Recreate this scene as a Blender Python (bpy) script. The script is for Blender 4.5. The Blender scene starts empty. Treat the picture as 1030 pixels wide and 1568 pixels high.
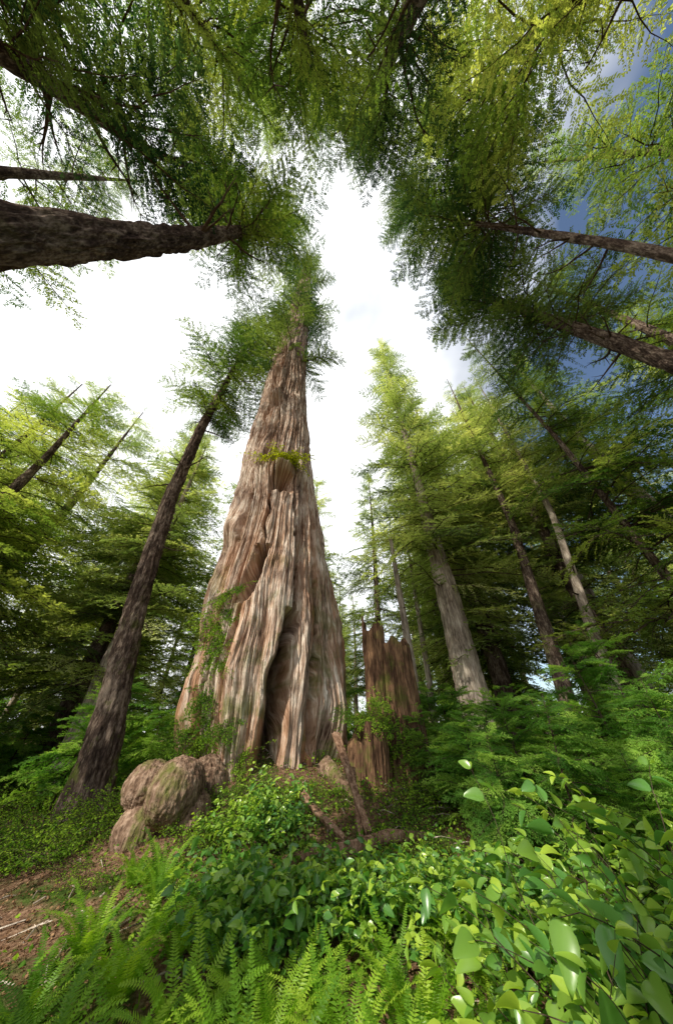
import bpy, math, numpy as np
from mathutils import Vector
rng=np.random.default_rng(7)
scene=bpy.context.scene
scene.view_settings.view_transform='Standard'
scene.view_settings.look='None'
scene.view_settings.exposure=0
_az,_el=math.radians(-136),math.radians(42)
SD=np.array([math.sin(_az)*math.cos(_el),math.cos(_az)*math.cos(_el),math.sin(_el)])

# ---------------------------------------------------------------- noise
_T=np.random.default_rng(1).random(4096)
def _h(i,j,k): return _T[(i*73+j*179+k*283+((i*j)^(k*31))*7)&4095]
def vn(x,y,z):
    x,y,z=np.broadcast_arrays(np.asarray(x,float),np.asarray(y,float),np.asarray(z,float))
    i=np.floor(x).astype(np.int64);j=np.floor(y).astype(np.int64);k=np.floor(z).astype(np.int64)
    fx=x-i;fy=y-j;fz=z-k
    fx=fx*fx*(3-2*fx);fy=fy*fy*(3-2*fy);fz=fz*fz*(3-2*fz)
    r=0
    for a in (0,1):
        for b in (0,1):
            for c in (0,1):
                r=r+_h(i+a,j+b,k+c)*(fx if a else 1-fx)*(fy if b else 1-fy)*(fz if c else 1-fz)
    return r
def fbm(x,y,z,o=3):
    s=0;a=.5;t=0
    for q in range(o):
        s=s+a*vn(x+17.3*q,y-9.1*q,z+3.7*q);t+=a;x=x*2;y=y*2;z=z*2;a*=.5
    return s/t

# ---------------------------------------------------------------- mesh helpers
def mkmesh(name,V,F,mats,M=None,tint=None,smooth=False,vec=None):
    V=np.asarray(V,np.float32);F=np.asarray(F,np.int32)
    me=bpy.data.meshes.new(name);n=F.shape[1]
    me.vertices.add(len(V));me.vertices.foreach_set('co',V.ravel())
    me.loops.add(F.size);me.loops.foreach_set('vertex_index',F.ravel())
    me.polygons.add(len(F));me.polygons.foreach_set('loop_start',np.arange(0,F.size,n,dtype=np.int32))
    try: me.polygons.foreach_set('loop_total',np.full(len(F),n,np.int32))
    except Exception: pass
    for m in mats: me.materials.append(m)
    if M is not None: me.polygons.foreach_set('material_index',np.asarray(M,np.int32))
    me.polygons.foreach_set('use_smooth',np.full(len(F),smooth))
    if tint is not None:
        a=me.attributes.new('tint','FLOAT','POINT');a.data.foreach_set('value',np.asarray(tint,np.float32))
    if vec is not None:
        a=me.attributes.new('bark_co','FLOAT_VECTOR','POINT');a.data.foreach_set('vector',np.asarray(vec,np.float32).ravel())
    me.update(calc_edges=True)
    return me
def obj(name,data,parent=None,loc=(0,0,0),rot=(0,0,0),scale=(1,1,1)):
    o=bpy.data.objects.new(name,data);scene.collection.objects.link(o)
    o.location=loc;o.rotation_euler=rot;o.scale=scale
    if parent is not None:o.parent=parent
    return o

class Acc:
    def __init__(s): s.V=[];s.F=[];s.M=[];s.T=[];s.n=0
    def add(s,V,F,M,T):
        V=np.asarray(V,float);F=np.asarray(F)
        s.V.append(V);s.F.append(F+s.n);s.n+=len(V)
        s.M.append(np.full(len(F),M) if np.isscalar(M) else M);s.T.append(np.full(len(V),T) if np.isscalar(T) else T)
    def inst(s,tpl,R,P,T):
        V,F,M=tpl;k=len(P)
        if k==0:return
        W=np.einsum('kij,nj->kni',R,V)+P[:,None,:]
        FF=(F[None]+(np.arange(k)*len(V))[:,None,None]).reshape(-1,3)+s.n
        s.V.append(W.reshape(-1,3));s.F.append(FF);s.n+=k*len(V)
        s.M.append(np.tile(M,k));s.T.append(np.repeat(T,len(V)))
    def mesh(s,name,mats,smooth=False):
        return mkmesh(name,np.concatenate(s.V),np.concatenate(s.F),mats,np.concatenate(s.M),np.concatenate(s.T),smooth)

def tube(points,radii,ns=6,closed=True):
    P=np.asarray(points,float);n=len(P);V=[];F=[]
    T=np.gradient(P,axis=0);T/=np.linalg.norm(T,axis=1)[:,None]+1e-9
    up=np.array([0,0,1.]) if abs(T[0][2])<.8 else np.array([1.,0,0])
    for i in range(n):
        a=np.cross(T[i],up);a/=np.linalg.norm(a)+1e-9;b=np.cross(a,T[i])
        for k in range(ns):
            t=2*math.pi*k/ns;V.append(P[i]+radii[i]*(math.cos(t)*a+math.sin(t)*b))
    for i in range(n-1):
        for k in range(ns):
            k2=(k+1)%ns;A=i*ns+k;B=i*ns+k2;C=A+ns;D=B+ns
            F+=[(A,B,D),(A,D,C)]
    if closed:
        V.append(P[-1]);c=len(V)-1
        for k in range(ns):F.append(((n-1)*ns+k,(n-1)*ns+(k+1)%ns,c))
        V.append(P[0]);c=len(V)-1
        for k in range(ns):F.append(((k+1)%ns,k,c))
    return np.array(V),np.array(F)

# ---------------------------------------------------------------- materials
def newmat(name):
    m=bpy.data.materials.new(name);m.use_nodes=True;nt=m.node_tree;nt.nodes.clear()
    out=nt.nodes.new('ShaderNodeOutputMaterial');return m,nt,out
def ramp(nt,stops,fac):
    r=nt.nodes.new('ShaderNodeValToRGB');e=r.color_ramp.elements
    e[0].position=stops[0][0];e[0].color=(*stops[0][1],1);e[1].position=stops[-1][0];e[1].color=(*stops[-1][1],1)
    for p,c in stops[1:-1]:
        q=e.new(p);q.color=(*c,1)
    nt.links.new(fac,r.inputs[0]);return r
def noise(nt,vec,scale,detail=3,rough=.6):
    n=nt.nodes.new('ShaderNodeTexNoise');n.inputs['Scale'].default_value=scale;n.inputs['Detail'].default_value=detail
    n.inputs['Roughness'].default_value=rough
    if vec is not None:nt.links.new(vec,n.inputs['Vector'])
    return n
def mathn(nt,op,a,b=None,c=None):
    m=nt.nodes.new('ShaderNodeMath');m.operation=op
    for i,v in enumerate((a,b,c)):
        if v is None:continue
        if isinstance(v,(int,float)):m.inputs[i].default_value=v
        else:nt.links.new(v,m.inputs[i])
    return m.outputs[0]
def leafmat(name,dark,mid,light,trans=.45,rough=None,spec=.3,tc=(1.8,1.85,.85),objv=.25):
    m,nt,out=newmat(name)
    at=nt.nodes.new('ShaderNodeAttribute');at.attribute_name='tint'
    oi=nt.nodes.new('ShaderNodeObjectInfo')
    f=mathn(nt,'MULTIPLY_ADD',oi.outputs['Random'],objv,mathn(nt,'MULTIPLY',at.outputs['Fac'],1.05-objv))
    r=ramp(nt,[(.02,dark),(.5,mid),(1,light)],f)
    if rough is None:
        p=nt.nodes.new('ShaderNodeBsdfDiffuse');nt.links.new(r.outputs[0],p.inputs[0])
    else:
        p=nt.nodes.new('ShaderNodeBsdfPrincipled');nt.links.new(r.outputs[0],p.inputs['Base Color'])
        p.inputs['Roughness'].default_value=rough;p.inputs['Specular IOR Level'].default_value=spec
    t=nt.nodes.new('ShaderNodeBsdfTranslucent')
    hs=nt.nodes.new('ShaderNodeMixRGB');hs.blend_type='MULTIPLY';hs.inputs[0].default_value=1;hs.inputs[2].default_value=(*tc,1)
    nt.links.new(r.outputs[0],hs.inputs[1]);nt.links.new(hs.outputs[0],t.inputs[0])
    mx=nt.nodes.new('ShaderNodeMixShader');mx.inputs[0].default_value=trans
    nt.links.new(p.outputs[0],mx.inputs[1]);nt.links.new(t.outputs[0],mx.inputs[2]);nt.links.new(mx.outputs[0],out.inputs[0])
    return m
def barkmat(name,c0,c1,c2,scale=9,stretch=.22,bump=.6,attr=False,moss=0.0,base=None,dist=.05):
    m,nt,out=newmat(name)
    if attr:
        tc=nt.nodes.new('ShaderNodeAttribute');tc.attribute_name='bark_co';src=tc.outputs['Vector']
    else:
        tc=nt.nodes.new('ShaderNodeTexCoord');src=tc.outputs['Object']
    mp=nt.nodes.new('ShaderNodeMapping');mp.inputs['Scale'].default_value=(1,1,stretch);nt.links.new(src,mp.inputs[0])
    n1=noise(nt,mp.outputs[0],scale,4,.65);n2=noise(nt,src,.9,2,.6)
    n3=noise(nt,mp.outputs[0],scale*3.2,2,.6)
    f=mathn(nt,'MULTIPLY_ADD',n2.outputs[0],.45,mathn(nt,'MULTIPLY',n1.outputs[0],.7))
    f=mathn(nt,'MULTIPLY_ADD',n3.outputs[0],.45,mathn(nt,'SUBTRACT',f,.225))
    r=ramp(nt,[(.38,c0),(.56,c1),(.74,c2)],f);col=r.outputs[0]
    geo=nt.nodes.new('ShaderNodeNewGeometry')
    if base is not None:
        sp=nt.nodes.new('ShaderNodeSeparateXYZ');nt.links.new(geo.outputs['Position'],sp.inputs[0])
        mr=nt.nodes.new('ShaderNodeMapRange');mr.inputs[1].default_value=6;mr.inputs[2].default_value=-.9;mr.inputs[3].default_value=.2;mr.inputs[4].default_value=.9
        nt.links.new(sp.outputs[2],mr.inputs[0])
        nb=noise(nt,mp.outputs[0],2.2,3)
        k=mathn(nt,'MULTIPLY',mr.outputs[0],mathn(nt,'MINIMUM',mathn(nt,'MULTIPLY',mathn(nt,'SUBTRACT',nb.outputs[0],.42),5),1.0))
        k=mathn(nt,'MAXIMUM',k,0)
        mx=nt.nodes.new('ShaderNodeMixRGB');nt.links.new(k,mx.inputs[0]);nt.links.new(col,mx.inputs[1]);mx.inputs[2].default_value=(*base,1);col=mx.outputs[0]
    if moss>0:
        nm=noise(nt,src,1.4,4,.7);rm=ramp(nt,[(.62-moss*.25,(0,0,0)),(.72-moss*.2,(1,1,1))],nm.outputs[0])
        sp2=nt.nodes.new('ShaderNodeSeparateXYZ');nt.links.new(geo.outputs['Position'],sp2.inputs[0])
        mz=nt.nodes.new('ShaderNodeMapRange');mz.inputs[1].default_value=6;mz.inputs[2].default_value=-1;nt.links.new(sp2.outputs[2],mz.inputs[0])
        k=mathn(nt,'MULTIPLY',mathn(nt,'MULTIPLY',rm.outputs[0],mz.outputs[0]),.8)
        mx=nt.nodes.new('ShaderNodeMixRGB');nt.links.new(k,mx.inputs[0]);nt.links.new(col,mx.inputs[1]);mx.inputs[2].default_value=(.11,.14,.025,1);col=mx.outputs[0]
    p=nt.nodes.new('ShaderNodeBsdfDiffuse');nt.links.new(col,p.inputs[0])
    b=nt.nodes.new('ShaderNodeBump');b.inputs['Strength'].default_value=bump;b.inputs['Distance'].default_value=dist
    nt.links.new(mathn(nt,'MULTIPLY_ADD',n3.outputs[0],.5,n1.outputs[0]),b.inputs['Height']);nt.links.new(b.outputs[0],p.inputs['Normal'])
    nt.links.new(p.outputs[0],out.inputs[0]);return m

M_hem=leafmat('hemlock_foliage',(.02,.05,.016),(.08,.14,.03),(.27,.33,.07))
M_lit=leafmat('sunlit_tint_foliage',(.04,.09,.022),(.16,.235,.05),(.42,.46,.14),trans=.5)  # lighter copy of the conifer greens, sunlight painted into the colour
M_far=leafmat('haze_tint_foliage',(.07,.12,.05),(.25,.32,.11),(.56,.58,.27),trans=.5)  # paler greens: distance haze and brightness painted into background crowns
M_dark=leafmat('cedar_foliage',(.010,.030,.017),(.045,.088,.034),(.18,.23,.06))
M_sap=leafmat('sapling_foliage',(.04,.12,.02),(.14,.29,.05),(.34,.50,.09),trans=.45)
M_fern=leafmat('fern_leaf',(.05,.14,.012),(.17,.33,.02),(.38,.52,.05),trans=.45,rough=.45,objv=.35)
M_salal=leafmat('salal_leaf',(.02,.085,.025),(.10,.25,.045),(.40,.54,.06),trans=.34,rough=.28,spec=.6,objv=.4)
M_huck=leafmat('huckleberry_leaf',(.03,.10,.02),(.13,.25,.03),(.35,.50,.05),trans=.4,objv=.35)
M_moss=leafmat('moss_fern_leaf',(.22,.26,.01),(.42,.46,.02),(.58,.60,.03),trans=.4)
M_litter=leafmat('dead_leaf',(.08,.04,.02),(.22,.12,.06),(.42,.27,.15),trans=.15,tc=(1.1,.9,.7))
M_twig=barkmat('twig_bark',(.03,.022,.016),(.07,.05,.035),(.14,.11,.08),12,.5,.3)
M_bark=barkmat('hemlock_bark',(.022,.016,.014),(.085,.06,.046),(.28,.22,.17),9,.3,1,moss=.3)
M_bigbark=barkmat('cedar_bark',(.075,.042,.030),(.42,.30,.225),(.88,.78,.66),10,.10,1,attr=True,moss=.5,base=(.44,.21,.10),dist=.09)
M_stump=barkmat('rotten_wood',(.03,.018,.012),(.12,.068,.042),(.34,.20,.11),10,.15,1,moss=.35)
M_burl=barkmat('burl_bark',(.06,.034,.024),(.20,.13,.088),(.42,.30,.22),9,.4,1,moss=.4)
M_pale=barkmat('bleached_bark',(.12,.09,.07),(.33,.27,.215),(.58,.50,.41),7,.15,.8)
M_red=barkmat('split_wood',(.08,.045,.028),(.24,.145,.095),(.44,.31,.22),14,.2,.6)

# ---------------------------------------------------------------- ground height
def gz(x,y):
    x=np.asarray(x,float);y=np.asarray(y,float)
    z=-1.68+1.5*np.exp(-(((x+1.1)/3.3)**2+((y-8.4)/3.1)**2))
    z=z+.2*np.exp(-(((x-2.5)/2.5)**2+((y-5)/2.5)**2))
    z=z+(fbm(x*.35+5,y*.35,0)-.5)*.45*np.clip(np.hypot(x,y)/6,0,1)+(fbm(x*2.2,y*2.2,3)-.5)*.12
    z=z+(fbm(x*.05+9,y*.05,7)-.5)*4*np.clip((np.hypot(x,y)-15)/30,0,1)
    return z
def axis(a,b,fine,hi,n):
    f=np.arange(a,b,fine);g=np.geomspace(1,hi,n)
    return np.concatenate([a-g[::-1],f,b+g])
ax=axis(-14,14,.12,160,26);ay=axis(-3,20,.12,160,26)
X,Y=np.meshgrid(ax,ay);V=np.stack([X,Y,gz(X,Y)],-1).reshape(-1,3)
nx=len(ax);ny=len(ay);i=np.arange(nx-1)[None]+np.arange(ny-1)[:,None]*nx;i=i.ravel()
F=np.stack([i,i+1,i+1+nx,i+nx],1)
m,nt,out=newmat('forest_floor')
geo=nt.nodes.new('ShaderNodeNewGeometry');P=geo.outputs['Position']
n1=noise(nt,P,1.1,5,.65);n2=noise(nt,P,22,4,.7);n3=noise(nt,P,7,4)
r1=ramp(nt,[(.3,(.06,.035,.023)),(.5,(.18,.105,.065)),(.72,(.36,.24,.16))],n2.outputs[0])
r2=ramp(nt,[(.3,(.02,.04,.008)),(.7,(.09,.13,.03))],n3.outputs[0])
rm=ramp(nt,[(.50,(0,0,0)),(.62,(1,1,1))],n1.outputs[0])
mx=nt.nodes.new('ShaderNodeMixRGB');nt.links.new(rm.outputs[0],mx.inputs[0]);nt.links.new(r1.outputs[0],mx.inputs[1]);nt.links.new(r2.outputs[0],mx.inputs[2])
p=nt.nodes.new('ShaderNodeBsdfDiffuse');nt.links.new(mx.outputs[0],p.inputs[0])
b=nt.nodes.new('ShaderNodeBump');b.inputs['Strength'].default_value=.8;b.inputs['Distance'].default_value=.05;nt.links.new(n2.outputs[0],b.inputs['Height']);nt.links.new(b.outputs[0],p.inputs['Normal'])
nt.links.new(p.outputs[0],out.inputs[0])
obj('ground',mkmesh('ground',V,F,[m],smooth=True))

# ---------------------------------------------------------------- conifer bough templates (length 1 along +X)
def bough_tpl(seed,nsec=17,droop=.25,rise=.1,hang=.35,step=.021,bl=.048,bw=.016,limb=.0095):
    r=np.random.default_rng(seed);V=[];F=[];M=[]
    ts=np.linspace(0,1,8);wig=np.cumsum(r.normal(0,.018,8))
    def ax_(t): return np.array([t,np.interp(t,ts,wig),rise*t-droop*t*t])
    v,f=tube([ax_(t) for t in ts],[limb*(1-t)+.0012 for t in ts],3,False)
    V+=list(v);F+=[tuple(q) for q in f];M+=[1]*len(f)
    def blade(p,a,l,w,dz):
        d=np.array([math.cos(a),math.sin(a),dz]);s=np.array([-math.sin(a),math.cos(a),r.normal(0,.5)])
        n=len(V);V.extend([p,p+d*l*.45+s*w*.5,p+d*l,p+d*l*.45-s*w*.5]);F.extend([(n,n+1,n+2),(n,n+2,n+3)]);M.extend([0,0])
    for t in np.linspace(.10,1,nsec):
        for sd in (-1,1):
            if r.random()<.14:continue
            l=(.40*(1-t)**.65*min(1,t/.28)+.05)*r.uniform(.5,1.25)
            a=r.uniform(.7,1.15)*sd;p0=ax_(min(1,t+r.normal(0,.012)))
            d=np.array([math.cos(a),math.sin(a),r.normal(-.05,.14)]);d/=np.linalg.norm(d)
            h=hang*r.uniform(.4,1.5);n=max(3,int(l/step))
            endp=p0+d*l-np.array([0,0,h*l*l*1.6])
            k=len(V);V.extend([p0+np.array([0,0,.003]),p0-np.array([0,0,.003]),endp]);F.append((k,k+1,k+2));M.append(1)
            for q in range(n):
                s=l*(q+.5)/n;pp=p0+d*s-np.array([0,0,h*s*s*1.6])
                for s2 in (-1,1):
                    blade(pp,a+s2*r.uniform(.45,1.0),bl*r.uniform(.6,1.3)*(1-.35*q/n),bw*r.uniform(.8,1.3),r.normal(-.15,.35))
    return np.array(V),np.array(F),np.array(M)
spec=[(1,.3,.12,.5),(2,.45,.2,.7),(3,.2,.0,.4),(4,.5,.1,.9),(5,.25,.15,.6)]
BT=[bough_tpl(s,droop=d,rise=ri,hang=h,nsec=18,step=.0165,bl=.034,bw=.0118) for s,d,ri,h in spec]
BG=[bough_tpl(s+20,droop=d,rise=ri,hang=h,step=.022,bl=.042,bw=.0155) for s,d,ri,h in spec]
ST=[bough_tpl(s,nsec=20,droop=d,rise=ri,hang=.12,step=.017,bl=.05,bw=.014) for s,d,ri in [(11,.25,.2),(12,.4,.3),(13,.2,.1)]]

def rotm(az,pitch,roll,s):
    ca,sa=np.cos(az),np.sin(az);cp,sp=np.cos(pitch),np.sin(pitch);cr,sr=np.cos(roll),np.sin(roll)
    Z=np.zeros_like(az);O=np.ones_like(az)
    Rz=np.stack([ca,-sa,Z,sa,ca,Z,Z,Z,O],-1).reshape(-1,3,3)
    Ry=np.stack([cp,Z,-sp,Z,O,Z,sp,Z,cp],-1).reshape(-1,3,3)
    Rx=np.stack([O,Z,Z,Z,cr,-sr,Z,sr,cr],-1).reshape(-1,3,3)
    return (Rz@Ry@Rx)*np.asarray(s)[:,None,None]
def crown(acc,path,zlo,zhi,L,n,seed,tpls=BT,bias=None,lowfrac=.45,power=.75,minL=.25,sunthin=0):
    r=np.random.default_rng(seed);path=np.asarray(path,float)
    for ti,tp in enumerate(tpls):
        k=n//len(tpls)
        u=r.random(k)**1.15
        nwh=max(6,int((zhi-zlo)/1.1));u=(np.round(u*nwh)+r.normal(0,.22,k))/nwh;u=np.clip(u,0,1)
        z=zlo+(zhi-zlo)*u
        az=r.random(k)*2*math.pi
        if bias is not None:
            m_=r.random(k)<bias[1];az[m_]=bias[0]+r.normal(0,.8,m_.sum())
        ln=L*((1-u)**power*np.minimum(1,lowfrac+u/.25*(1-lowfrac))+.0)*r.uniform(.55,1.15,k)+minL
        P=np.stack([np.interp(z,path[:,2],path[:,0]),np.interp(z,path[:,2],path[:,1]),z],1)
        pitch=r.normal(.0,.16,k)+.35*(u-.35);roll=r.normal(0,.3,k);tn=r.random(k)
        if sunthin>0:   # boughs culled along sun rays; gap shaped to light cedar and undergrowth
            hit=np.zeros(k,bool)
            for fr in (.2,.5,.85):
                mid=P+np.stack([np.cos(az),np.sin(az),0*az],1)*ln[:,None]*fr
                def land(z0): return mid-SD[None]*((mid[:,2]-z0)/SD[2])[:,None]
                for (z0,x0,y0,rx,ry) in [(10,-2.7,7.2,2.3,2.3),(5.5,-2.4,6.9,2.6,2.2),(1.5,-1.9,6.6,2.6,2.0),(-1.2,.2,4.2,3.4,2.4)]:
                    a=land(z0);hit|=(((a[:,0]-x0)/rx)**2+((a[:,1]-y0)/ry)**2<1)&(mid[:,2]>z0+2)
            keep=~(hit&(r.random(k)<sunthin))
            az,pitch,roll,ln,P,tn=az[keep],pitch[keep],roll[keep],ln[keep],P[keep],tn[keep]
        acc.inst(tp,rotm(az,pitch,roll,ln),P,tn)

def trunk_mesh(name,path,mat,ns=40,dz=.14,bark=.16,seed=0):
    path=np.asarray(path,float);z=np.arange(path[0,2],path[-1,2],dz)
    cx,cy,R=[np.interp(z,path[:,2],path[:,i]) for i in (0,1,3)]
    k=np.ones(15)/15
    def sm(a): return np.convolve(np.pad(a,7,mode='edge'),k,'valid')
    cx,cy,R=sm(cx),sm(cy),sm(R)
    th=np.arange(ns)/ns*2*math.pi
    Z,TH=np.meshgrid(z,th,indexing='ij')
    c,s=np.cos(TH),np.sin(TH)
    f=np.abs(2*vn(c*4+seed,s*4,Z*1.1)-1)*.9+np.abs(2*vn(c*8+seed,s*8,Z*2.6)-1)*.8
    g=fbm(c*1.2+seed,s*1.2,Z*.3)-.5
    flare=.35*np.exp(-(Z-path[0,2])/.6)*(1+.8*np.cos(TH*5+seed))
    RR=R[:,None]*(1+bark*(f-.8)+.25*g+flare)
    V=np.stack([cx[:,None]+RR*c,cy[:,None]+RR*s,Z],-1).reshape(-1,3)
    i=np.arange(len(z)-1)[:,None]*ns+np.arange(ns)[None];j=np.arange(len(z)-1)[:,None]*ns+((np.arange(ns)+1)%ns)[None]
    F=np.stack([i,j,j+ns,i+ns],-1).reshape(-1,4)
    return mkmesh(name,V,F,[mat],smooth=True)

def deadlimbs(path,z0,z1,n,L,seed,curl=.5):
    r=np.random.default_rng(seed);path=np.asarray(path,float);A=Acc()
    for q in range(n):
        z=r.uniform(z0,z1);az=r.random()*6.283;l=L*r.uniform(.3,1);c=np.array([np.interp(z,path[:,2],path[:,0]),np.interp(z,path[:,2],path[:,1]),z])
        rr=np.interp(z,path[:,2],path[:,3]);d=np.array([math.cos(az),math.sin(az),r.uniform(-.3,.3)])
        pts=[c];e=d.copy()
        for t in range(7):
            e=e+np.array([r.normal(0,.14),r.normal(0,.14),r.normal(curl*.1,.12)]);e/=np.linalg.norm(e);pts.append(pts[-1]+e*l/7)
        b=min(rr*.35,.02+.02*l);rad=[b*(1-t/8) for t in range(8)]
        v,f=tube(pts,rad,5);A.add(v,f,0,.5)
        for t in range(int(l*3)):
            k=r.integers(2,7);p0=pts[k];dd=e*.4+r.normal(0,.6,3);dd/=np.linalg.norm(dd);ll=l*.3*r.uniform(.3,1)
            v,f=tube([p0,p0+dd*ll*.5+np.array([0,0,-.03]),p0+dd*ll],[b*.35,b*.22,.003],3);A.add(v,f,0,.5)
    return A.mesh('dead_limbs',[M_twig],True)

def tree(name,path,zlo,zhi,L,n,seed,leaf=M_hem,bark=M_bark,dead=None,bias=None,ns=40,power=.75,tpls=BT,lowfrac=.45,sunthin=0,bk=.16):
    e=obj(name,None)
    obj('trunk',trunk_mesh('trunk',path,bark,ns=ns,seed=seed,bark=bk,dz=.14 if ns<60 else .07),e)
    A=Acc();crown(A,path,zlo,zhi,L,n,seed,bias=bias,power=power,tpls=tpls,lowfrac=lowfrac,sunthin=sunthin);obj('crown',A.mesh('crown',[leaf,M_twig]),e)
    if dead: obj('dead_limbs',deadlimbs(path,*dead,seed+5),e)
    return e

G=-1.9
# near / overhead trees
tree('hemlock_tree',[(-4,-.1,G,.42),(-4,.5,4.6,.31),(-4,.92,7.5,.27),(-4,1.3,11,.22),(-4,2.1,21,.15),(-3.8,3,34,.02)],15,34,4.0,125,21,dead=(11,21,22,2.0),ns=80,sunthin=.85,bk=.24)
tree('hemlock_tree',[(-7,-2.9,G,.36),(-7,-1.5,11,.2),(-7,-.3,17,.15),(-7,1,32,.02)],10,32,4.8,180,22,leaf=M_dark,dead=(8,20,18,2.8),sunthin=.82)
tree('hemlock_tree',[(-12,-1,G,.4),(-12.2,0,12,.22),(-12.4,.7,28,.02)],8,28,4.8,140,23,leaf=M_hem,sunthin=.82)
tree('hemlock_tree',[(2.7,-5,G,.46),(2.4,-3.3,14,.34),(1.8,-2,24,.2),(1.2,-1,36,.02)],16,36,4.2,95,24,leaf=M_dark,dead=(12,26,18,3.2))
tree('hemlock_tree',[(-1.4,-5,G,.32),(-1.2,-3.2,14,.2),(-.9,-1.5,33,.02)],15,34,4.2,95,25,leaf=M_hem,dead=(12,26,18,2.8),sunthin=.5)
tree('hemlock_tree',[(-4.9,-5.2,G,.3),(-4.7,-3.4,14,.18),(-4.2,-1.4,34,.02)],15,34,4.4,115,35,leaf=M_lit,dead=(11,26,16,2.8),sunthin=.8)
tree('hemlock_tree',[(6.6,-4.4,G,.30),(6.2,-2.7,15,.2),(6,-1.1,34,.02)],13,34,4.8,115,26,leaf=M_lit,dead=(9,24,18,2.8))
tree('hemlock_tree',[(10,2.3,G,.40),(10,3.67,8.6,.26),(10,5.6,23,.17),(9.4,6.4,34,.02)],13,34,5.0,155,27,leaf=M_dark,dead=(9,22,30,2.2),bias=(math.pi,.25),ns=64,bk=.24)
tree('hemlock_tree',[(6.9,.9,G,.16),(6.8,1.2,9,.10),(6.2,2.0,24,.09),(5.2,2.4,36,.02)],16,37,5.2,155,28,leaf=M_dark,dead=(8,22,18,2.2))
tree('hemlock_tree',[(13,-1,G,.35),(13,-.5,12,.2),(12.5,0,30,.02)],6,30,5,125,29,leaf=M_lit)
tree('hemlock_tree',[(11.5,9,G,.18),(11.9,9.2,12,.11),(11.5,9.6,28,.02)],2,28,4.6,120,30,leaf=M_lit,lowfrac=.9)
tree('hemlock_tree',[(15.5,4.6,G,.4),(15.6,5,12,.24),(15,5.5,28,.02)],3,28,5,130,31,leaf=M_hem,lowfrac=.9)
# mid-distance trunks with high crowns, right of the clearing
tree('hemlock_tree',[(7.9,12,G,.30),(8.6,12,3,.25),(9.6,12.2,9,.19),(10.4,12.6,26,.02)],9,26,3.6,80,36,leaf=M_far,bark=M_bark,dead=(3,12,10,1.5))
tree('hemlock_tree',[(9.3,11.5,G,.24),(10.1,11.5,3,.2),(11.4,11.5,9,.15),(12,11.5,24,.02)],9,24,3.4,70,37,leaf=M_far,bark=M_pale,dead=(3,12,10,1.5))
# leaning hemlock left of the cedar
tree('hemlock_tree',[(-5.6,9,-1.6,.44),(-5.85,9,0,.39),(-6.6,9,3.4,.33),(-7.2,9.0,8,.28),(-7.4,9,13,.24),(-7.3,9,17.7,.19),(-7.0,9,30,.02)],14,32,4.1,140,32,leaf=M_hem,dead=(5,18,16,1.8),ns=80,bk=.22,sunthin=.5)

# generic conifers shared by the mid and far forest
def generic(seed,H,zlo,L,n,leaf,rad,tpls=BG,bark=None):
    path=[(0,0,-.5,rad),(0.0,0,.3*H,rad*.75),(.2*(seed%3-1),.15,.6*H,rad*.45),(0,0,H,.02)]
    A=Acc();crown(A,path,zlo,H,L,n,seed,power=.7,tpls=tpls,lowfrac=.7,minL=.5)
    return (trunk_mesh('trunk',path,bark or M_bark,ns=24,dz=.3,seed=seed),A.mesh('crown',[leaf,M_twig]),H)
GEN=[generic(41,26,2,4.6,170,M_hem,.32),generic(42,26,1.5,4.8,170,M_lit,.34),generic(43,26,4,4.3,155,M_lit,.38),generic(44,26,8,4.0,140,M_lit,.42,bark=M_pale)]
def gtree(name,k,x,y,top,w=1,rot=None,parent=None,far=False):
    t,c,H=GEN[k];z0=float(gz(x,y));s=(top-z0)/H
    e=obj(name,None,parent,(x,y,z0-.1),(rng.normal(0,.02),rng.normal(0,.02),rng.random()*6.28),(s*w,s*w,s))
    obj('trunk',t,e);o=obj('crown',c,e)
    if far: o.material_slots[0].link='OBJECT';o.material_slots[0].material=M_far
    return e
for k,x,y,top,w in [(1,-14,8.6,17,1.4),(1,-17,13,22,1.3),(2,-11,14,20,1.3),(3,-9.3,12.8,17,1.3),(1,-20,6.0,17,1.3),(3,-6,18,26,1.1),(1,-13,19,25,1.3),(1,-17,9.5,19,1.3),
                    (2,8.7,17,31,1.1),(2,12.5,14,27,1.0),(3,17.5,11.5,28,1.2),(3,17,18,33,1.1),(2,8.5,23,34,1.1),(1,12,24,34,1.2),(2,3.4,25,27,.9),(3,-2,26,26,1),(1,22,8,26,1.2),(3,14.5,18.5,30,1.1)]:
    gtree('conifer_tree',k,x,y,top,w,far=(y>12))
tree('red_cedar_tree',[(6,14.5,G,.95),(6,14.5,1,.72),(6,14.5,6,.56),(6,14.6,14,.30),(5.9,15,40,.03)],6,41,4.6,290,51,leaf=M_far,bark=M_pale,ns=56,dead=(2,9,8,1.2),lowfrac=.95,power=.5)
# distant forest (one mass)
df=obj('distant_forest',None)
r=np.random.default_rng(5)
for q in range(62):
    a=math.radians(r.uniform(-68,68));d=r.uniform(27,66);x=d*math.sin(a);y=d*math.cos(a)
    top=d*r.uniform(.45,.8)
    if -.12<a<.3: top*=.7
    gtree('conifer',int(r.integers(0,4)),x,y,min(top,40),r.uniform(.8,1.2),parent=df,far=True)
for k,(p_,s_) in enumerate([([(3.4,14,G,.24),(3.35,14,3,.19),(3.25,14,9.2,.10)],3),([(5.0,18,G,.2),(5.2,18,3,.16),(5.4,18,12,.08)],4)]):
    e=obj('dead_snag',None);obj('trunk',trunk_mesh('trunk',p_,M_pale,ns=20,seed=s_),e);obj('broken_limbs',deadlimbs(p_,3,8,9,.8,61+k),e)

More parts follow.
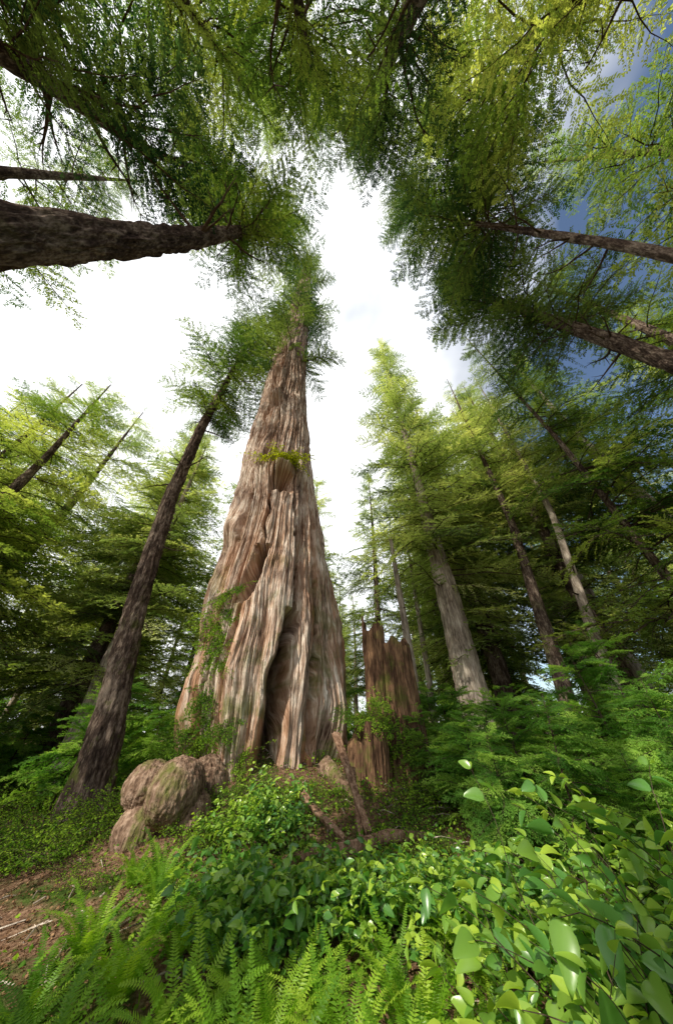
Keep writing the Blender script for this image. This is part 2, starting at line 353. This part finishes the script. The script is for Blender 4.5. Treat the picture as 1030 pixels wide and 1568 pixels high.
# ---------------------------------------------------------------- the giant cedar
prof=np.array([(-2.0,-1.65,2.3),(-1.2,-1.68,2.1),(-.5,-1.70,1.97),(0,-1.77,2.02),(1,-1.92,2.17),(2,-1.95,2.14),(4,-2.13,1.95),(6,-2.36,1.78),(8,-2.55,1.60),(10,-2.72,1.46),(14,-2.98,1.30),(18,-3.15,1.15),(24,-3.3,1.0),(30,-3.45,.92),(36,-3.56,.80),(45,-3.76,.6),(56,-3.9,.08)])
def cedar():
    z=np.concatenate([np.arange(-2,9,.022),np.arange(9,18,.045),np.arange(18,56,.16)])
    ns=760;tt=np.linspace(0,1,ns,endpoint=False)*2*math.pi
    th=tt-.45*np.sin(tt)
    R=np.interp(z,prof[:,0],prof[:,2]);cx=np.interp(z,prof[:,0],prof[:,1])
    k=np.ones(9)/9;R=np.convolve(np.pad(R,4,mode='edge'),k,'valid');cx=np.convolve(np.pad(cx,4,mode='edge'),k,'valid')
    Z,TH=np.meshgrid(z,th,indexing='ij')
    wob=(fbm(np.cos(TH)*1.3,np.sin(TH)*1.3,Z*.2,2)-.5)*.45+(vn(np.cos(TH)*5,np.sin(TH)*5,Z*.9)-.5)*.05
    a=TH-.045*np.clip(Z,-2,14)+wob
    c,s=np.cos(a),np.sin(a)
    low=np.clip(1-(Z+1)/16,.25,1)
    amp=R[:,None]
    def rid(f,fz,o): return np.abs(2*vn(c*f+o,s*f+o*.7,Z*fz)-1)
    d=amp*.34*(vn(c*1.7+3,s*1.7,Z*.06)-.5)*low
    d+=amp*.30*(rid(2.6,.08,8)-.45)*low
    d+=amp*.19*(np.sqrt(rid(5.2,.11,4))-.6)*(.45+.55*low)
    d+=.16*(np.sqrt(rid(11,.18,2))-.6)*np.minimum(1,amp)
    d+=.10*(np.sqrt(rid(22,.35,6))-.6)
    d+=.065*(np.sqrt(rid(44,.8,1))-.6)
    d+=.030*(rid(80,2.2,3)-.4)
    d+=.06*(vn(c*26+1,s*26,Z*4)-.5)*(vn(c*3,s*3,Z*.8)>.42)
    def cleft(zs,ths,w,dep,soft=.35):
        tc=np.interp(Z,zs,ths);jit=(vn(Z*1.8,zs[0],1)-.5)*.10+(vn(Z*6,zs[0],4)-.5)*.03
        win=np.clip((Z-zs[0])/soft,0,1)*np.clip((zs[-1]-Z)/soft,0,1);win=win**.6
        ww=w*(.6+.8*vn(Z*1.3,5,zs[0]))
        dd=np.angle(np.exp(1j*(TH-tc-jit)))
        return -dep*win*np.exp(-(np.abs(dd)/ww)**4)
    d+=cleft([-2,-.6,.6,1.5,2.4],[.22,.26,.34,.42,.50],.085,1.75)
    d+=cleft([2.0,3.5,6,9],[.50,.58,.62,.66],.028,.45)
    d+=cleft([2.5,3.1,3.5,4.2],[-.18,-.10,-.04,.04],.11,1.25,.3)
    d+=cleft([1.2,2.8,4.2,6.2,8],[-.30,-.16,.02,.10,.16],.03,.5)
    d+=cleft([4.4,5.6,6.6],[-.50,-.36,-.28],.06,.6)
    d+=cleft([-.4,1,3,5],[.80,.85,.92,.95],.035,.45)
    d+=cleft([6.4,6.95,7.35],[.30,.31,.32],.17,.9,.25)
    d+=cleft([-1,.3,1.6],[-.75,-.70,-.6],.04,.5)
    d+=cleft([8,10,13],[-.1,.05,.15],.035,.35)
    d+=cleft([9,12,16],[-.45,-.3,-.2],.035,.3)
    TH2=np.angle(np.exp(1j*TH))
    for (z0,t0,sz,st,h) in [(7.6,.34,.30,.2,.55),(7.5,.18,.4,.10,.2),(13.4,-.1,.4,.2,.35),(12.7,-.1,.35,.18,-.6),(16,-.2,.5,.2,.3),(20,.1,.6,.25,.3),(5.2,-.7,.6,.2,.22),(3.0,-.85,1.2,.22,.2),(8.6,-.2,1.5,.18,.16),(.1,-1.1,.9,.3,.3),(.4,1.1,.8,.2,.3)]:
        d+=h*np.exp(-((Z-z0)/sz)**2-((TH2-t0)/st)**2)
    RR=np.maximum(amp+d,.03)
    V=np.stack([cx[:,None]+RR*np.sin(TH),8.5-RR*np.cos(TH)*.95,Z],-1).reshape(-1,3)
    vec=np.stack([c*2.2,s*2.2,Z],-1).reshape(-1,3)
    i=np.arange(len(z)-1)[:,None]*ns+np.arange(ns)[None];j=np.arange(len(z)-1)[:,None]*ns+((np.arange(ns)+1)%ns)[None]
    F=np.stack([i,j,j+ns,i+ns],-1).reshape(-1,4)
    def surf(zz,thh):
        a_=int(np.argmin(abs(z-zz)));b_=int(np.argmin(abs(np.angle(np.exp(1j*(th-thh))))));return V[a_*ns+b_]
    return mkmesh('trunk',V,F,[M_bigbark],smooth=True,vec=vec),surf
ce=obj('giant_red_cedar_tree',None)
cm,surf=cedar()
obj('trunk',cm,ce)
pth=[(q[1],8.5,q[0],q[2]) for q in prof]
A=Acc()
crown(A,pth,17,33,4.2,60,71,bias=(math.pi*.85,.5),lowfrac=.8,power=.3,sunthin=.5)
crown(A,pth,24,56,4.4,120,72,power=.5,sunthin=.3)
obj('crown',A.mesh('crown',[M_dark,M_twig]),ce)
obj('dead_limbs',deadlimbs(pth,16,40,30,2.8,73),ce)

# ---------------------------------------------------------------- burl on the root
def blob_mesh(name,parts,mat,n=80):
    A=Acc()
    for (c,r_,sq,seed) in parts:
        u=np.linspace(0,math.pi,n);v=np.linspace(0,2*math.pi,n*2,endpoint=False);U,W=np.meshgrid(u,v,indexing='ij')
        D=np.stack([np.sin(U)*np.cos(W),np.sin(U)*np.sin(W),np.cos(U)],-1)
        tw=fbm(D[...,0]*1.5+seed,D[...,1]*1.5,D[...,2]*1.5)*2
        rr=r_*(1+.14*(fbm(D[...,0]*1.1+seed,D[...,1]*1.1,D[...,2]*1.1)-.5)+.07*(np.sqrt(np.abs(2*vn(D[...,0]*9+seed+tw,D[...,1]*9,D[...,2]*3+tw)-1))-.5)+.03*np.abs(2*vn(D[...,0]*22+seed,D[...,1]*22,D[...,2]*12)-1))
        V=(D*rr[...,None]*np.array(sq)+np.array(c)).reshape(-1,3);m_=n*2
        i=(np.arange(n-1)[:,None]*m_+np.arange(m_)[None]).ravel();j=(np.arange(n-1)[:,None]*m_+((np.arange(m_)+1)%m_)[None]).ravel()
        F=np.concatenate([np.stack([i,i+m_,j+m_],1),np.stack([i,j+m_,j],1)])
        A.add(V,F,0,.5)
    return A.mesh(name,[mat],True)
obj('burl',blob_mesh('burl',[((-2.98,6.15,-.68),.34,(1.05,1,.95),1),((-2.42,5.90,-.72),.40,(1.0,1,1.0),5),((-2.10,6.0,-1.04),.29,(.8,1,1.15),9),((-2.85,6.1,-1.15),.36,(1.1,1,1.0),13),((-2.3,6.8,-.8),.45,(.9,1.2,1.0),17)],M_burl),ce)
A=Acc();rr_=np.random.default_rng(3)
for (x0,y0,z0,x1,y1,r0,zl) in [(-.2,7,-.5,.4,6.2,.16,None)]:
    pts=[];n=12
    for t in np.linspace(0,1,n):
        x=x0+(x1-x0)*t+rr_.normal(0,.03);y=y0+(y1-y0)*t;ze=(float(gz(x,y))-.08) if zl is None else zl;zz=z0*(1-t)**1.5+ze*(1-(1-t)**1.5);pts.append((x,y,zz))
    v,f=tube(pts,[r0*(1-.5*t)*(1+rr_.normal(0,.06)) for t in np.linspace(0,1,n)],14);A.add(v,f,0,.5)
obj('roots',A.mesh('roots',[M_burl],True),ce)

# ---------------------------------------------------------------- broken stump
def stump(name,cx,cy,R,H,seed,par,z0=-1.3,jag=.55,hi=None):
    ns=200;th=np.arange(ns)/ns*2*math.pi;c,s=np.cos(th),np.sin(th)
    top=H+jag*(vn(c*2+seed,s*2,0)-.5)*2+jag*.30*(np.abs(vn(c*6+seed,s*6,3)-.5))*2
    if hi is not None: top=top+hi[1]*np.exp(-(np.angle(np.exp(1j*(th-hi[0])))/hi[2])**4)
    rows=[]
    nr=110
    for q in range(nr):
        t=q/(nr-1);Z=z0+(top-z0)*t
        d=.20*(np.abs(2*vn(c*2+seed,s*2,Z*.3)-1)-.4)+.08*(np.abs(2*vn(c*6+seed,s*6,Z*1.1)-1)-.4)+.05*(np.abs(2*vn(c*15,s*15+seed,Z*3.5)-1)-.4)
        RR=R*(1+.22*np.exp(-(Z-z0)/.7)+d)
        rows.append(np.stack([cx+RR*c,cy+RR*s,Z],1))
    for q,(k,dz) in enumerate([(.84,.03),(.80,.5),(.72,1.1),(.3,1.3),(.02,1.3)]):
        Z=np.maximum(top-dz,z0+.1);RR=R*k*(1+.12*(vn(c*9+seed,s*9,Z)-.5));rows.append(np.stack([cx+RR*c,cy+RR*s,Z],1))
    V=np.concatenate(rows);n=len(rows)
    i=(np.arange(n-1)[:,None]*ns+np.arange(ns)[None]).ravel();j=(np.arange(n-1)[:,None]*ns+((np.arange(ns)+1)%ns)[None]).ravel()
    return obj(name,mkmesh(name,V,np.stack([i,j,j+ns,i+ns],1),[M_stump],smooth=False),par)
st=obj('broken_stump',None)
stump('stump_body',1.45,8.0,.50,1.85,2,st,jag=.22,hi=(math.pi*.1,.15,.6))
stump('stump_shard',.98,7.85,.28,2.2,5,st,jag=.18,hi=(math.pi*.9,.3,.6))
stump('root_mass',.62,7.2,.36,.0,8,st,jag=.35)

# fallen wood
def plank(name,a,b,w,t,mat,seed):
    r=np.random.default_rng(seed);a=np.array(a,float);b=np.array(b,float);n=14
    d=b-a;L=np.linalg.norm(d);d/=L;s=np.cross(d,[0,-.6,.8]);s/=np.linalg.norm(s);u=np.cross(s,d)
    V=[];F=[]
    prof_=[(-1,-1),(-.4,-1.15),(.3,-.9),(1,-1),(1.05,.1),(1,1),(.2,1.2),(-.5,.9),(-1,1),(-1.08,0)];m_=len(prof_)
    off=r.normal(0,.1,m_)
    for i in range(n):
        q=i/(n-1);wk=w*(1-.35*q)*(1+r.normal(0,.05));ee=.25*w*off*9 if i in(0,n-1) else np.zeros(m_)
        for k,(x,y) in enumerate(prof_):
            V.append(a+d*(L*q+ee[k])+s*x*wk*.5+u*y*t*.5*(1+off[k])+np.array([0,0,.03*math.sin(q*3+seed)]))
    for i in range(n-1):
        for k in range(m_):
            A_=i*m_+k;B=i*m_+(k+1)%m_;F+=[(A_,B,B+m_),(A_,B+m_,A_+m_)]
    for e0 in (0,(n-1)*m_):
        V.append(np.mean(V[e0:e0+m_],axis=0));c=len(V)-1
        for k in range(m_):F.append((e0+k,e0+(k+1)%m_,c))
    return obj(name,mkmesh(name,np.array(V),np.array(F),[mat]))
plank('split_wood_plank',(-.02,6.3,-.05),(.42,5.5,-1.02),.13,.05,M_red,1)
plank('split_wood_plank',(.26,6.2,-.5),(.32,5.4,-1.08),.09,.04,M_red,2)
plank('split_wood_plank',(-.5,5.8,-.70),(.10,5.3,-1.08),.09,.04,M_red,4)
v,f=tube([(-.75,5.1,-1.22),(-.3,5.15,-1.18),(.2,5.25,-1.14),(.7,5.5,-1.08),(1.2,5.6,-1.10)],[.05,.075,.08,.07,.04],14)
obj('fallen_log',mkmesh('fallen_log',v,f,[M_red],smooth=True))
v,f=tube([(-3.3,4.6,-1.62),(-2.9,4.75,-1.55),(-2.4,4.85,-1.53),(-1.9,5.1,-1.5)],[.03,.06,.05,.02],10)
obj('fallen_branch',mkmesh('fallen_branch',v,f,[M_pale],smooth=True))

# ---------------------------------------------------------------- undergrowth
def leaf_tpl(L=1,W=.55,n=5,fold=.12,bend=.18):
    V=[];F=[]
    for i in range(n+1):
        t=i/n;w=W*.5*(math.sin(math.pi*t**.75)**.8 if 0<t<1 else 0.0);z=-bend*t*t
        V+=[(t*L,-w,z+fold*w*2),(t*L,0,z),(t*L,w,z+fold*w*2)]
    for i in range(n):
        a=i*3;F+=[(a,a+1,a+4),(a,a+4,a+3),(a+1,a+2,a+5),(a+1,a+5,a+4)]
    return np.array(V),np.array(F),np.zeros(len(F),int)
def pointed(L=1,W=.56,n=8,fold=.22,bend=.25):
    V=[];F=[]
    for i in range(n+1):
        t=i/n;w=W*.5*((t/.32)**.6 if t<.32 else (1-((t-.32)/.68)**1.7)) if 0<t<1 else 0;z=-bend*t*t
        V+=[(t*L,-w,z+fold*w*2),(t*L,0,z),(t*L,w,z+fold*w*2)]
    for i in range(n):
        a=i*3;F+=[(a,a+1,a+4),(a,a+4,a+3),(a+1,a+2,a+5),(a+1,a+5,a+4)]
    return np.array(V),np.array(F),np.zeros(len(F),int)
LT=pointed();LS=leaf_tpl(n=2,W=.6)
def leafy(seed,nst,H,spread,nl,ll,lt,leaf,curve=.5,up=.75,start=.2):
    r=np.random.default_rng(seed);A=Acc();P=[];AZ=[];PI=[];S=[];T=[]
    for q in range(nst):
        az=r.random()*6.283;h=H*r.uniform(.5,1.1);l=h*1.1;st_=r.random()*.35
        p=np.array([r.normal(0,spread*.35),r.normal(0,spread*.35),0.]);d=np.array([math.cos(az)*(1-up)*2,math.sin(az)*(1-up)*2,1.]);d/=np.linalg.norm(d)
        pts=[p];n=nl
        for i in range(n):
            d=d+np.array([math.cos(az)*.06*curve*2,math.sin(az)*.06*curve*2,-.05*curve*2])+r.normal(0,.10,3);d/=np.linalg.norm(d);pts.append(pts[-1]+d*l/n)
            if i>n*start:
                a2=math.atan2(d[1],d[0])+(1 if i%2 else -1)*r.uniform(.5,1.4)
                P.append(pts[-1]);AZ.append(a2);PI.append(r.normal(.0,.4));S.append(ll*r.uniform(.5,1.25));T.append(r.random()*.4+st_+.25*i/n)
        P.append(pts[-1]);AZ.append(math.atan2(d[1],d[0]));PI.append(.3);S.append(ll*.8);T.append(.95)
        v,f=tube(pts,[.0035*(1.3-i/n)*(H+.3) for i in range(n+1)],3,False);A.add(v,f,1,.3)
    k=len(P);A.inst(lt,rotm(np.array(AZ),np.array(PI),r.normal(0,.5,k),np.array(S)),np.array(P),np.array(T))
    return A.mesh('leaves',[leaf,M_twig],True)
SAL=[leafy(s,46,1.0,.6,12,.135,LT,M_salal) for s in (81,82,83)]
SALM=[leafy(s,46,.8,.8,11,.15,LT,M_salal) for s in (181,182,183)]
HUC=[leafy(s,60,.7,.6,16,.048,LS,M_huck,up=.6) for s in (84,85,86)]
EPI=[leafy(s,70,.5,.8,12,.085,LS,M_huck,up=.5,curve=1) for s in (184,185)]
def fern(seed,n=24,L=.8):
    r=np.random.default_rng(seed);V=[];F=[];T=[]
    for q in range(n):
        az=q/n*6.283+r.normal(0,.2);l=L*r.uniform(.6,1.15);a0=r.uniform(.95,1.45);a1=r.uniform(-.55,.35);tn=r.random()
        npn=36;p=np.array([.03*math.cos(az),.03*math.sin(az),0.]);tw=r.normal(0,.25)
        azc=az
        for i in range(npn):
            t=i/npn;azc+=tw/npn*1.5;out_=np.array([math.cos(azc),math.sin(azc),0.]);side=np.array([-math.sin(azc),math.cos(azc),0.])
            a=a0+(a1-a0)*t**1.3;d=out_*math.cos(a)+np.array([0,0,math.sin(a)]);nrm=np.cross(d,side);nrm*=np.sign(nrm[2]+1e-6)
            p2=p+d*l/npn
            k=len(V);V+=[p+side*.003,p-side*.003,p2];F+=[(k,k+1,k+2)];T+=[tn]*3
            if t>.1:
                pl=.08*L/.8*min(1,(t-.02)/.28)**.6*(1-t)**.55*r.uniform(.85,1.12)+.006
                for sd in(-1,1):
                    dd=side*sd*math.cos(.35)+d*math.sin(.35)+nrm*(.12+r.normal(0,.10));dd/=np.linalg.norm(dd)
                    w=l/npn*.44;k=len(V)
                    V+=[p,p+dd*pl*.25+d*w,p+dd*pl-nrm*pl*.15,p+dd*pl*.18-d*w];F+=[(k,k+1,k+2),(k,k+2,k+3)];T+=[tn]*4
            p=p2
    return mkmesh('fronds',np.array(V),np.array(F),[M_fern],tint=np.array(T))
FER=[fern(s) for s in (91,92,93,94)]
SAP=[]
for s in (101,102,103):
    A=Acc();pp=[(0,0,-.1,.02),(.05,0,.9,.014),(0,.05,1.9,.003)]
    crown(A,pp,.35,1.9,.85,66,s,tpls=ST,power=.6,lowfrac=.9,minL=.15)
    v,f=tube([q[:3] for q in pp],[q[3] for q in pp],6);A.add(v,f,1,.3);SAP.append(A.mesh('sapling',[M_sap,M_twig]))
def put(name,meshes,x,y,s,dz=-.04,parent=None,z=None,tilt=.12):
    zz=float(gz(x,y)) if z is None else z
    return obj(name,meshes[int(rng.integers(len(meshes)))],parent,(x,y,zz+dz),(rng.normal(0,tilt),rng.normal(0,tilt),rng.random()*6.28),(s,s,s*rng.uniform(.9,1.15)))
for x,y,s in [(-2.1,4.1,.85),(-1.55,3.7,.95),(-1.0,3.35,.9),(-.4,3.4,.85),(.05,3.05,.85),(.5,3.25,.85),(.85,2.9,.8),(-.5,2.8,.8),(-1.6,3.1,.9),(-.8,3.7,.65),(.3,2.7,.75),(-1.1,2.8,.85),(-2.0,3.4,.75),(1.0,3.3,.65),(.7,2.5,.7),(-1.3,4.0,.7),(-.1,3.6,.55),(-1.9,2.95,.6),(0,2.5,.7),(-.8,2.4,.7),(.4,3.7,.6),(-1.7,4.4,.7),(-1.9,4.8,.7),(-1.2,4.6,.6),(-2.3,5.0,.6),(1.1,3.9,.75),(-.5,4.2,.7),(1.9,4.5,.75),(.5,4.6,.6),(-.9,4.9,.55)]:
    put('sword_fern',FER,x,y,s)
for x,y,s in [(1.4,2.05,1.2),(1.9,2.25,1.35),(1.25,2.6,.9),(2.4,2.7,1.35),(1.75,2.9,1.15),(2.8,3.4,1.25),(2.1,3.8,.9),(3.4,3.9,1.25),(1.65,2.45,1.15),(2.9,2.9,1.3)]:
    put('salal_bush',SAL,x,y,s)
for q in range(34):
    x=rng.uniform(-1.1,2.9);y=rng.uniform(3.8,4.8);put('salal_bush',SALM,x,y,rng.uniform(.42,.75))
for x,y,s in [(2.1,6.2,.9),(3.1,5.3,.9),(4.0,5.6,1.05),(4.8,5.2,1.1),(3.4,6.6,1.05),(5.5,6.4,1.2),(2.6,7.2,1.0),(6.2,5.6,1.2),(2.2,5.3,.7),(3.6,4.6,.75),(4.5,7.4,1.3),(3.2,8.2,1.3),(6.2,7.8,1.4),(2.6,9.2,1.3),(4.6,4.4,.8),(7.6,7,1.5),(5,9,1.5),(2.0,7.2,.8)]:
    put('hemlock_sapling',SAP,x,y,s)
for x,y,s in [(-4.6,6.6,1.1),(-4.0,6.9,1.1),(-3.7,6.7,.9),(-5.2,7.2,1.2),(-3.7,5.9,.8),(-4.5,5.9,.9),(-2.9,5.3,.5),(-1.75,6.0,.8),(-1.5,6.2,.8),(-1.5,5.4,.6),(-1.0,5.7,.65),(-.8,6.2,.7),(1.0,6.5,.9),(1.4,6.9,1.0),(.8,6.2,.6),(1.7,6.2,.8),(1.2,5.7,.7),(-5.6,6.3,1.1),(-6.4,7,1.1),(-2.6,5.2,.4),(-6,5.9,1),(-7,6.2,1.1),(-1.9,6.4,.7),(-3.6,7.3,.9),(-3.4,6.6,1.0),(-3.4,6.4,.7),(-4.1,6.1,.9),(-4.9,6,.9),(-7.8,6,1.1),(-7.6,7.2,1.1),(-1.2,6.4,.7),(-.3,6.3,.4),(-2.4,6.5,.6),(-3.0,6.7,.9),(-1.8,5.5,.6),(-3.3,5.6,.5)]:
    put('huckleberry_bush',HUC,x,y,s)
for q in range(34):
    x=rng.uniform(-2.2,1.5);y=rng.uniform(5.0,6.5)
    if -.1<x<.5 and y<6.2: continue
    put('huckleberry_bush',HUC if q%3 else EPI,x,y,rng.uniform(.35,.62))
for q in range(18):
    put('huckleberry_bush',EPI,rng.uniform(-6.8,-3.4),rng.uniform(5.8,6.9),rng.uniform(.6,1.0))
for x,y,s in [(-1.25,5.5,.6),(-.9,5.35,.6),(-1.1,5.9,.6),(-.7,5.5,.55),(-.8,5.8,.6)]: put('salal_bush',SAL,x,y,s)
for zz,tt,s in [(2.7,-.50,.8),(2.3,-.38,.75),(2.0,-.58,.9),(1.6,-.48,.9),(1.3,-.55,.85),(.9,-.6,.8),(.5,-.55,.8),(.1,-.5,.8),(-.2,-.65,.9),(-.1,-.85,.9),(0,-.2,.6),(2.9,-.3,.5),(1.1,-.25,.5),(-.4,-.35,.7),(-.4,0,.6),(-.5,-.5,.8)]:
    p_=surf(zz,tt);o=obj('huckleberry_bush',EPI[int(rng.integers(2))],None,(p_[0],p_[1]-.05,p_[2]),(1.0,0,rng.normal(-.3,.3)),(s*.8,s*.8,s))
for x,y,z,s in [(.75,7.2,.25,.5),(.5,7.0,.2,.5),(.9,7.3,.5,.45),(1.1,7.3,.1,.6),(.2,6.9,.3,.35),(1.3,7.5,-.2,.6)]:
    o=put('huckleberry_bush',EPI,x,y,s,z=z);o.rotation_euler=(.9,0,rng.normal(0,.3))
mo=leafy(88,150,.5,.8,10,.075,LS,M_moss,curve=1.2,up=.5)
p_=surf(7.9,.28);obj('licorice_fern',mo,None,(p_[0],p_[1]-.05,p_[2]),(.7,0,0),(1.3,1.1,1.6))
p_=surf(8.1,.42);obj('licorice_fern',mo,None,(p_[0],p_[1]-.05,p_[2]),(.7,0,1),(1,1,1.2))
us=obj('understory_shrubs',None)
for q in range(190):
    a=math.radians(rng.uniform(-66,66));d=rng.uniform(8.5,28);x=d*math.sin(a);y=d*math.cos(a)
    if math.hypot(x+1.9,y-8.5)<3.2: continue
    if q%2: put('shrub',HUC,x,y,rng.uniform(1,2.0),parent=us)
    else: put('young_hemlock',SAP,x,y,rng.uniform(.9,2.0),parent=us)
def scatter(name,n,reg,tpl,mat,s0,s1,dz,den=None,flat=.3):
    r=np.random.default_rng(len(name));x=r.uniform(reg[0],reg[1],n);y=r.uniform(reg[2],reg[3],n)
    if den is not None:
        k=r.random(n)<den(x,y);x,y=x[k],y[k]
    n=len(x);A=Acc();P=np.stack([x,y,gz(x,y)+r.uniform(0,1,n)**2*dz+.01],1)
    A.inst(tpl,rotm(r.random(n)*6.283,r.normal(0,flat,n),r.normal(0,flat,n),r.uniform(s0,s1,n)),P,r.random(n))
    return obj(name,A.mesh(name,[mat],True))
def pathd(x,y): return np.clip((x+2.9+.25*(y-4))/.7,0,1)
scatter('leaf_litter',30000,(-7,4,2.2,9),leaf_tpl(n=2,W=.5,bend=.3),M_litter,.02,.055,.03,flat=.5)
scatter('ground_cover_leaves',80000,(-13,9,3.5,15),LS,M_huck,.03,.075,.25,den=lambda x,y:np.clip(fbm(x*.9,y*.9,2)*3-.7,0,1)*np.maximum(pathd(x,y),np.clip((y-5.5)/.6,0,1)),flat=.6)
A=Acc();r=np.random.default_rng(12)
for q in range(300):
    x=r.uniform(-6,3);y=r.uniform(3,8);z=float(gz(x,y))+.02;a=r.random()*6.28;l=r.uniform(.08,.4)
    v,f=tube([(x,y,z),(x+l*.5*math.cos(a),y+l*.5*math.sin(a),z+.03),(x+l*math.cos(a+.2),y+l*math.sin(a+.2),z)],[.008,.007,.003],4);A.add(v,f,0,.5)
obj('fallen_twigs',A.mesh('fallen_twigs',[M_pale]))

# ---------------------------------------------------------------- light and sky
sd=Vector(SD.tolist())
el=math.asin(sd.z);az=math.atan2(sd.x,sd.y)
w=bpy.data.worlds.new("World");scene.world=w;w.use_nodes=True;nt=w.node_tree;nt.nodes.clear()
out=nt.nodes.new('ShaderNodeOutputWorld');bg=nt.nodes.new('ShaderNodeBackground');sk=nt.nodes.new('ShaderNodeTexSky')
sk.sky_type='NISHITA';sk.sun_disc=False;sk.sun_elevation=el;sk.sun_rotation=az;sk.dust_density=.6;sk.air_density=1.0
bg.inputs[1].default_value=.15;nt.links.new(sk.outputs[0],bg.inputs[0])
bc=nt.nodes.new('ShaderNodeBackground');bc.inputs[0].default_value=(.97,.985,1,1);bc.inputs[1].default_value=1.5
tc=nt.nodes.new('ShaderNodeTexCoord');n=noise(nt,tc.outputs['Generated'],2.2,4,.5)
sp=nt.nodes.new('ShaderNodeSeparateXYZ');nt.links.new(tc.outputs['Generated'],sp.inputs[0])
f=mathn(nt,'MULTIPLY_ADD',sp.outputs[0],-.60,n.outputs[0])   # haze thins out towards the right
rc=ramp(nt,[(.16,(0,0,0)),(.42,(1,1,1))],f)
mx=nt.nodes.new('ShaderNodeMixShader');nt.links.new(rc.outputs[0],mx.inputs[0]);nt.links.new(bg.outputs[0],mx.inputs[1]);nt.links.new(bc.outputs[0],mx.inputs[2]);nt.links.new(mx.outputs[0],out.inputs[0])
L=bpy.data.lights.new('sun','SUN');L.energy=5;L.angle=math.radians(.5);L.color=(1,.93,.80)
so=obj('sun',L);so.rotation_euler=(-sd).to_track_quat('-Z','Y').to_euler();so.location=(0,0,60)

cam=bpy.data.cameras.new('camera');co=obj('camera',cam);cam.sensor_fit='VERTICAL';cam.sensor_height=24;cam.lens=423/1568*24
cam.clip_start=.05;cam.clip_end=600;co.location=(0,0,0);co.rotation_euler=(math.radians(90+38.46),0,0);scene.camera=co
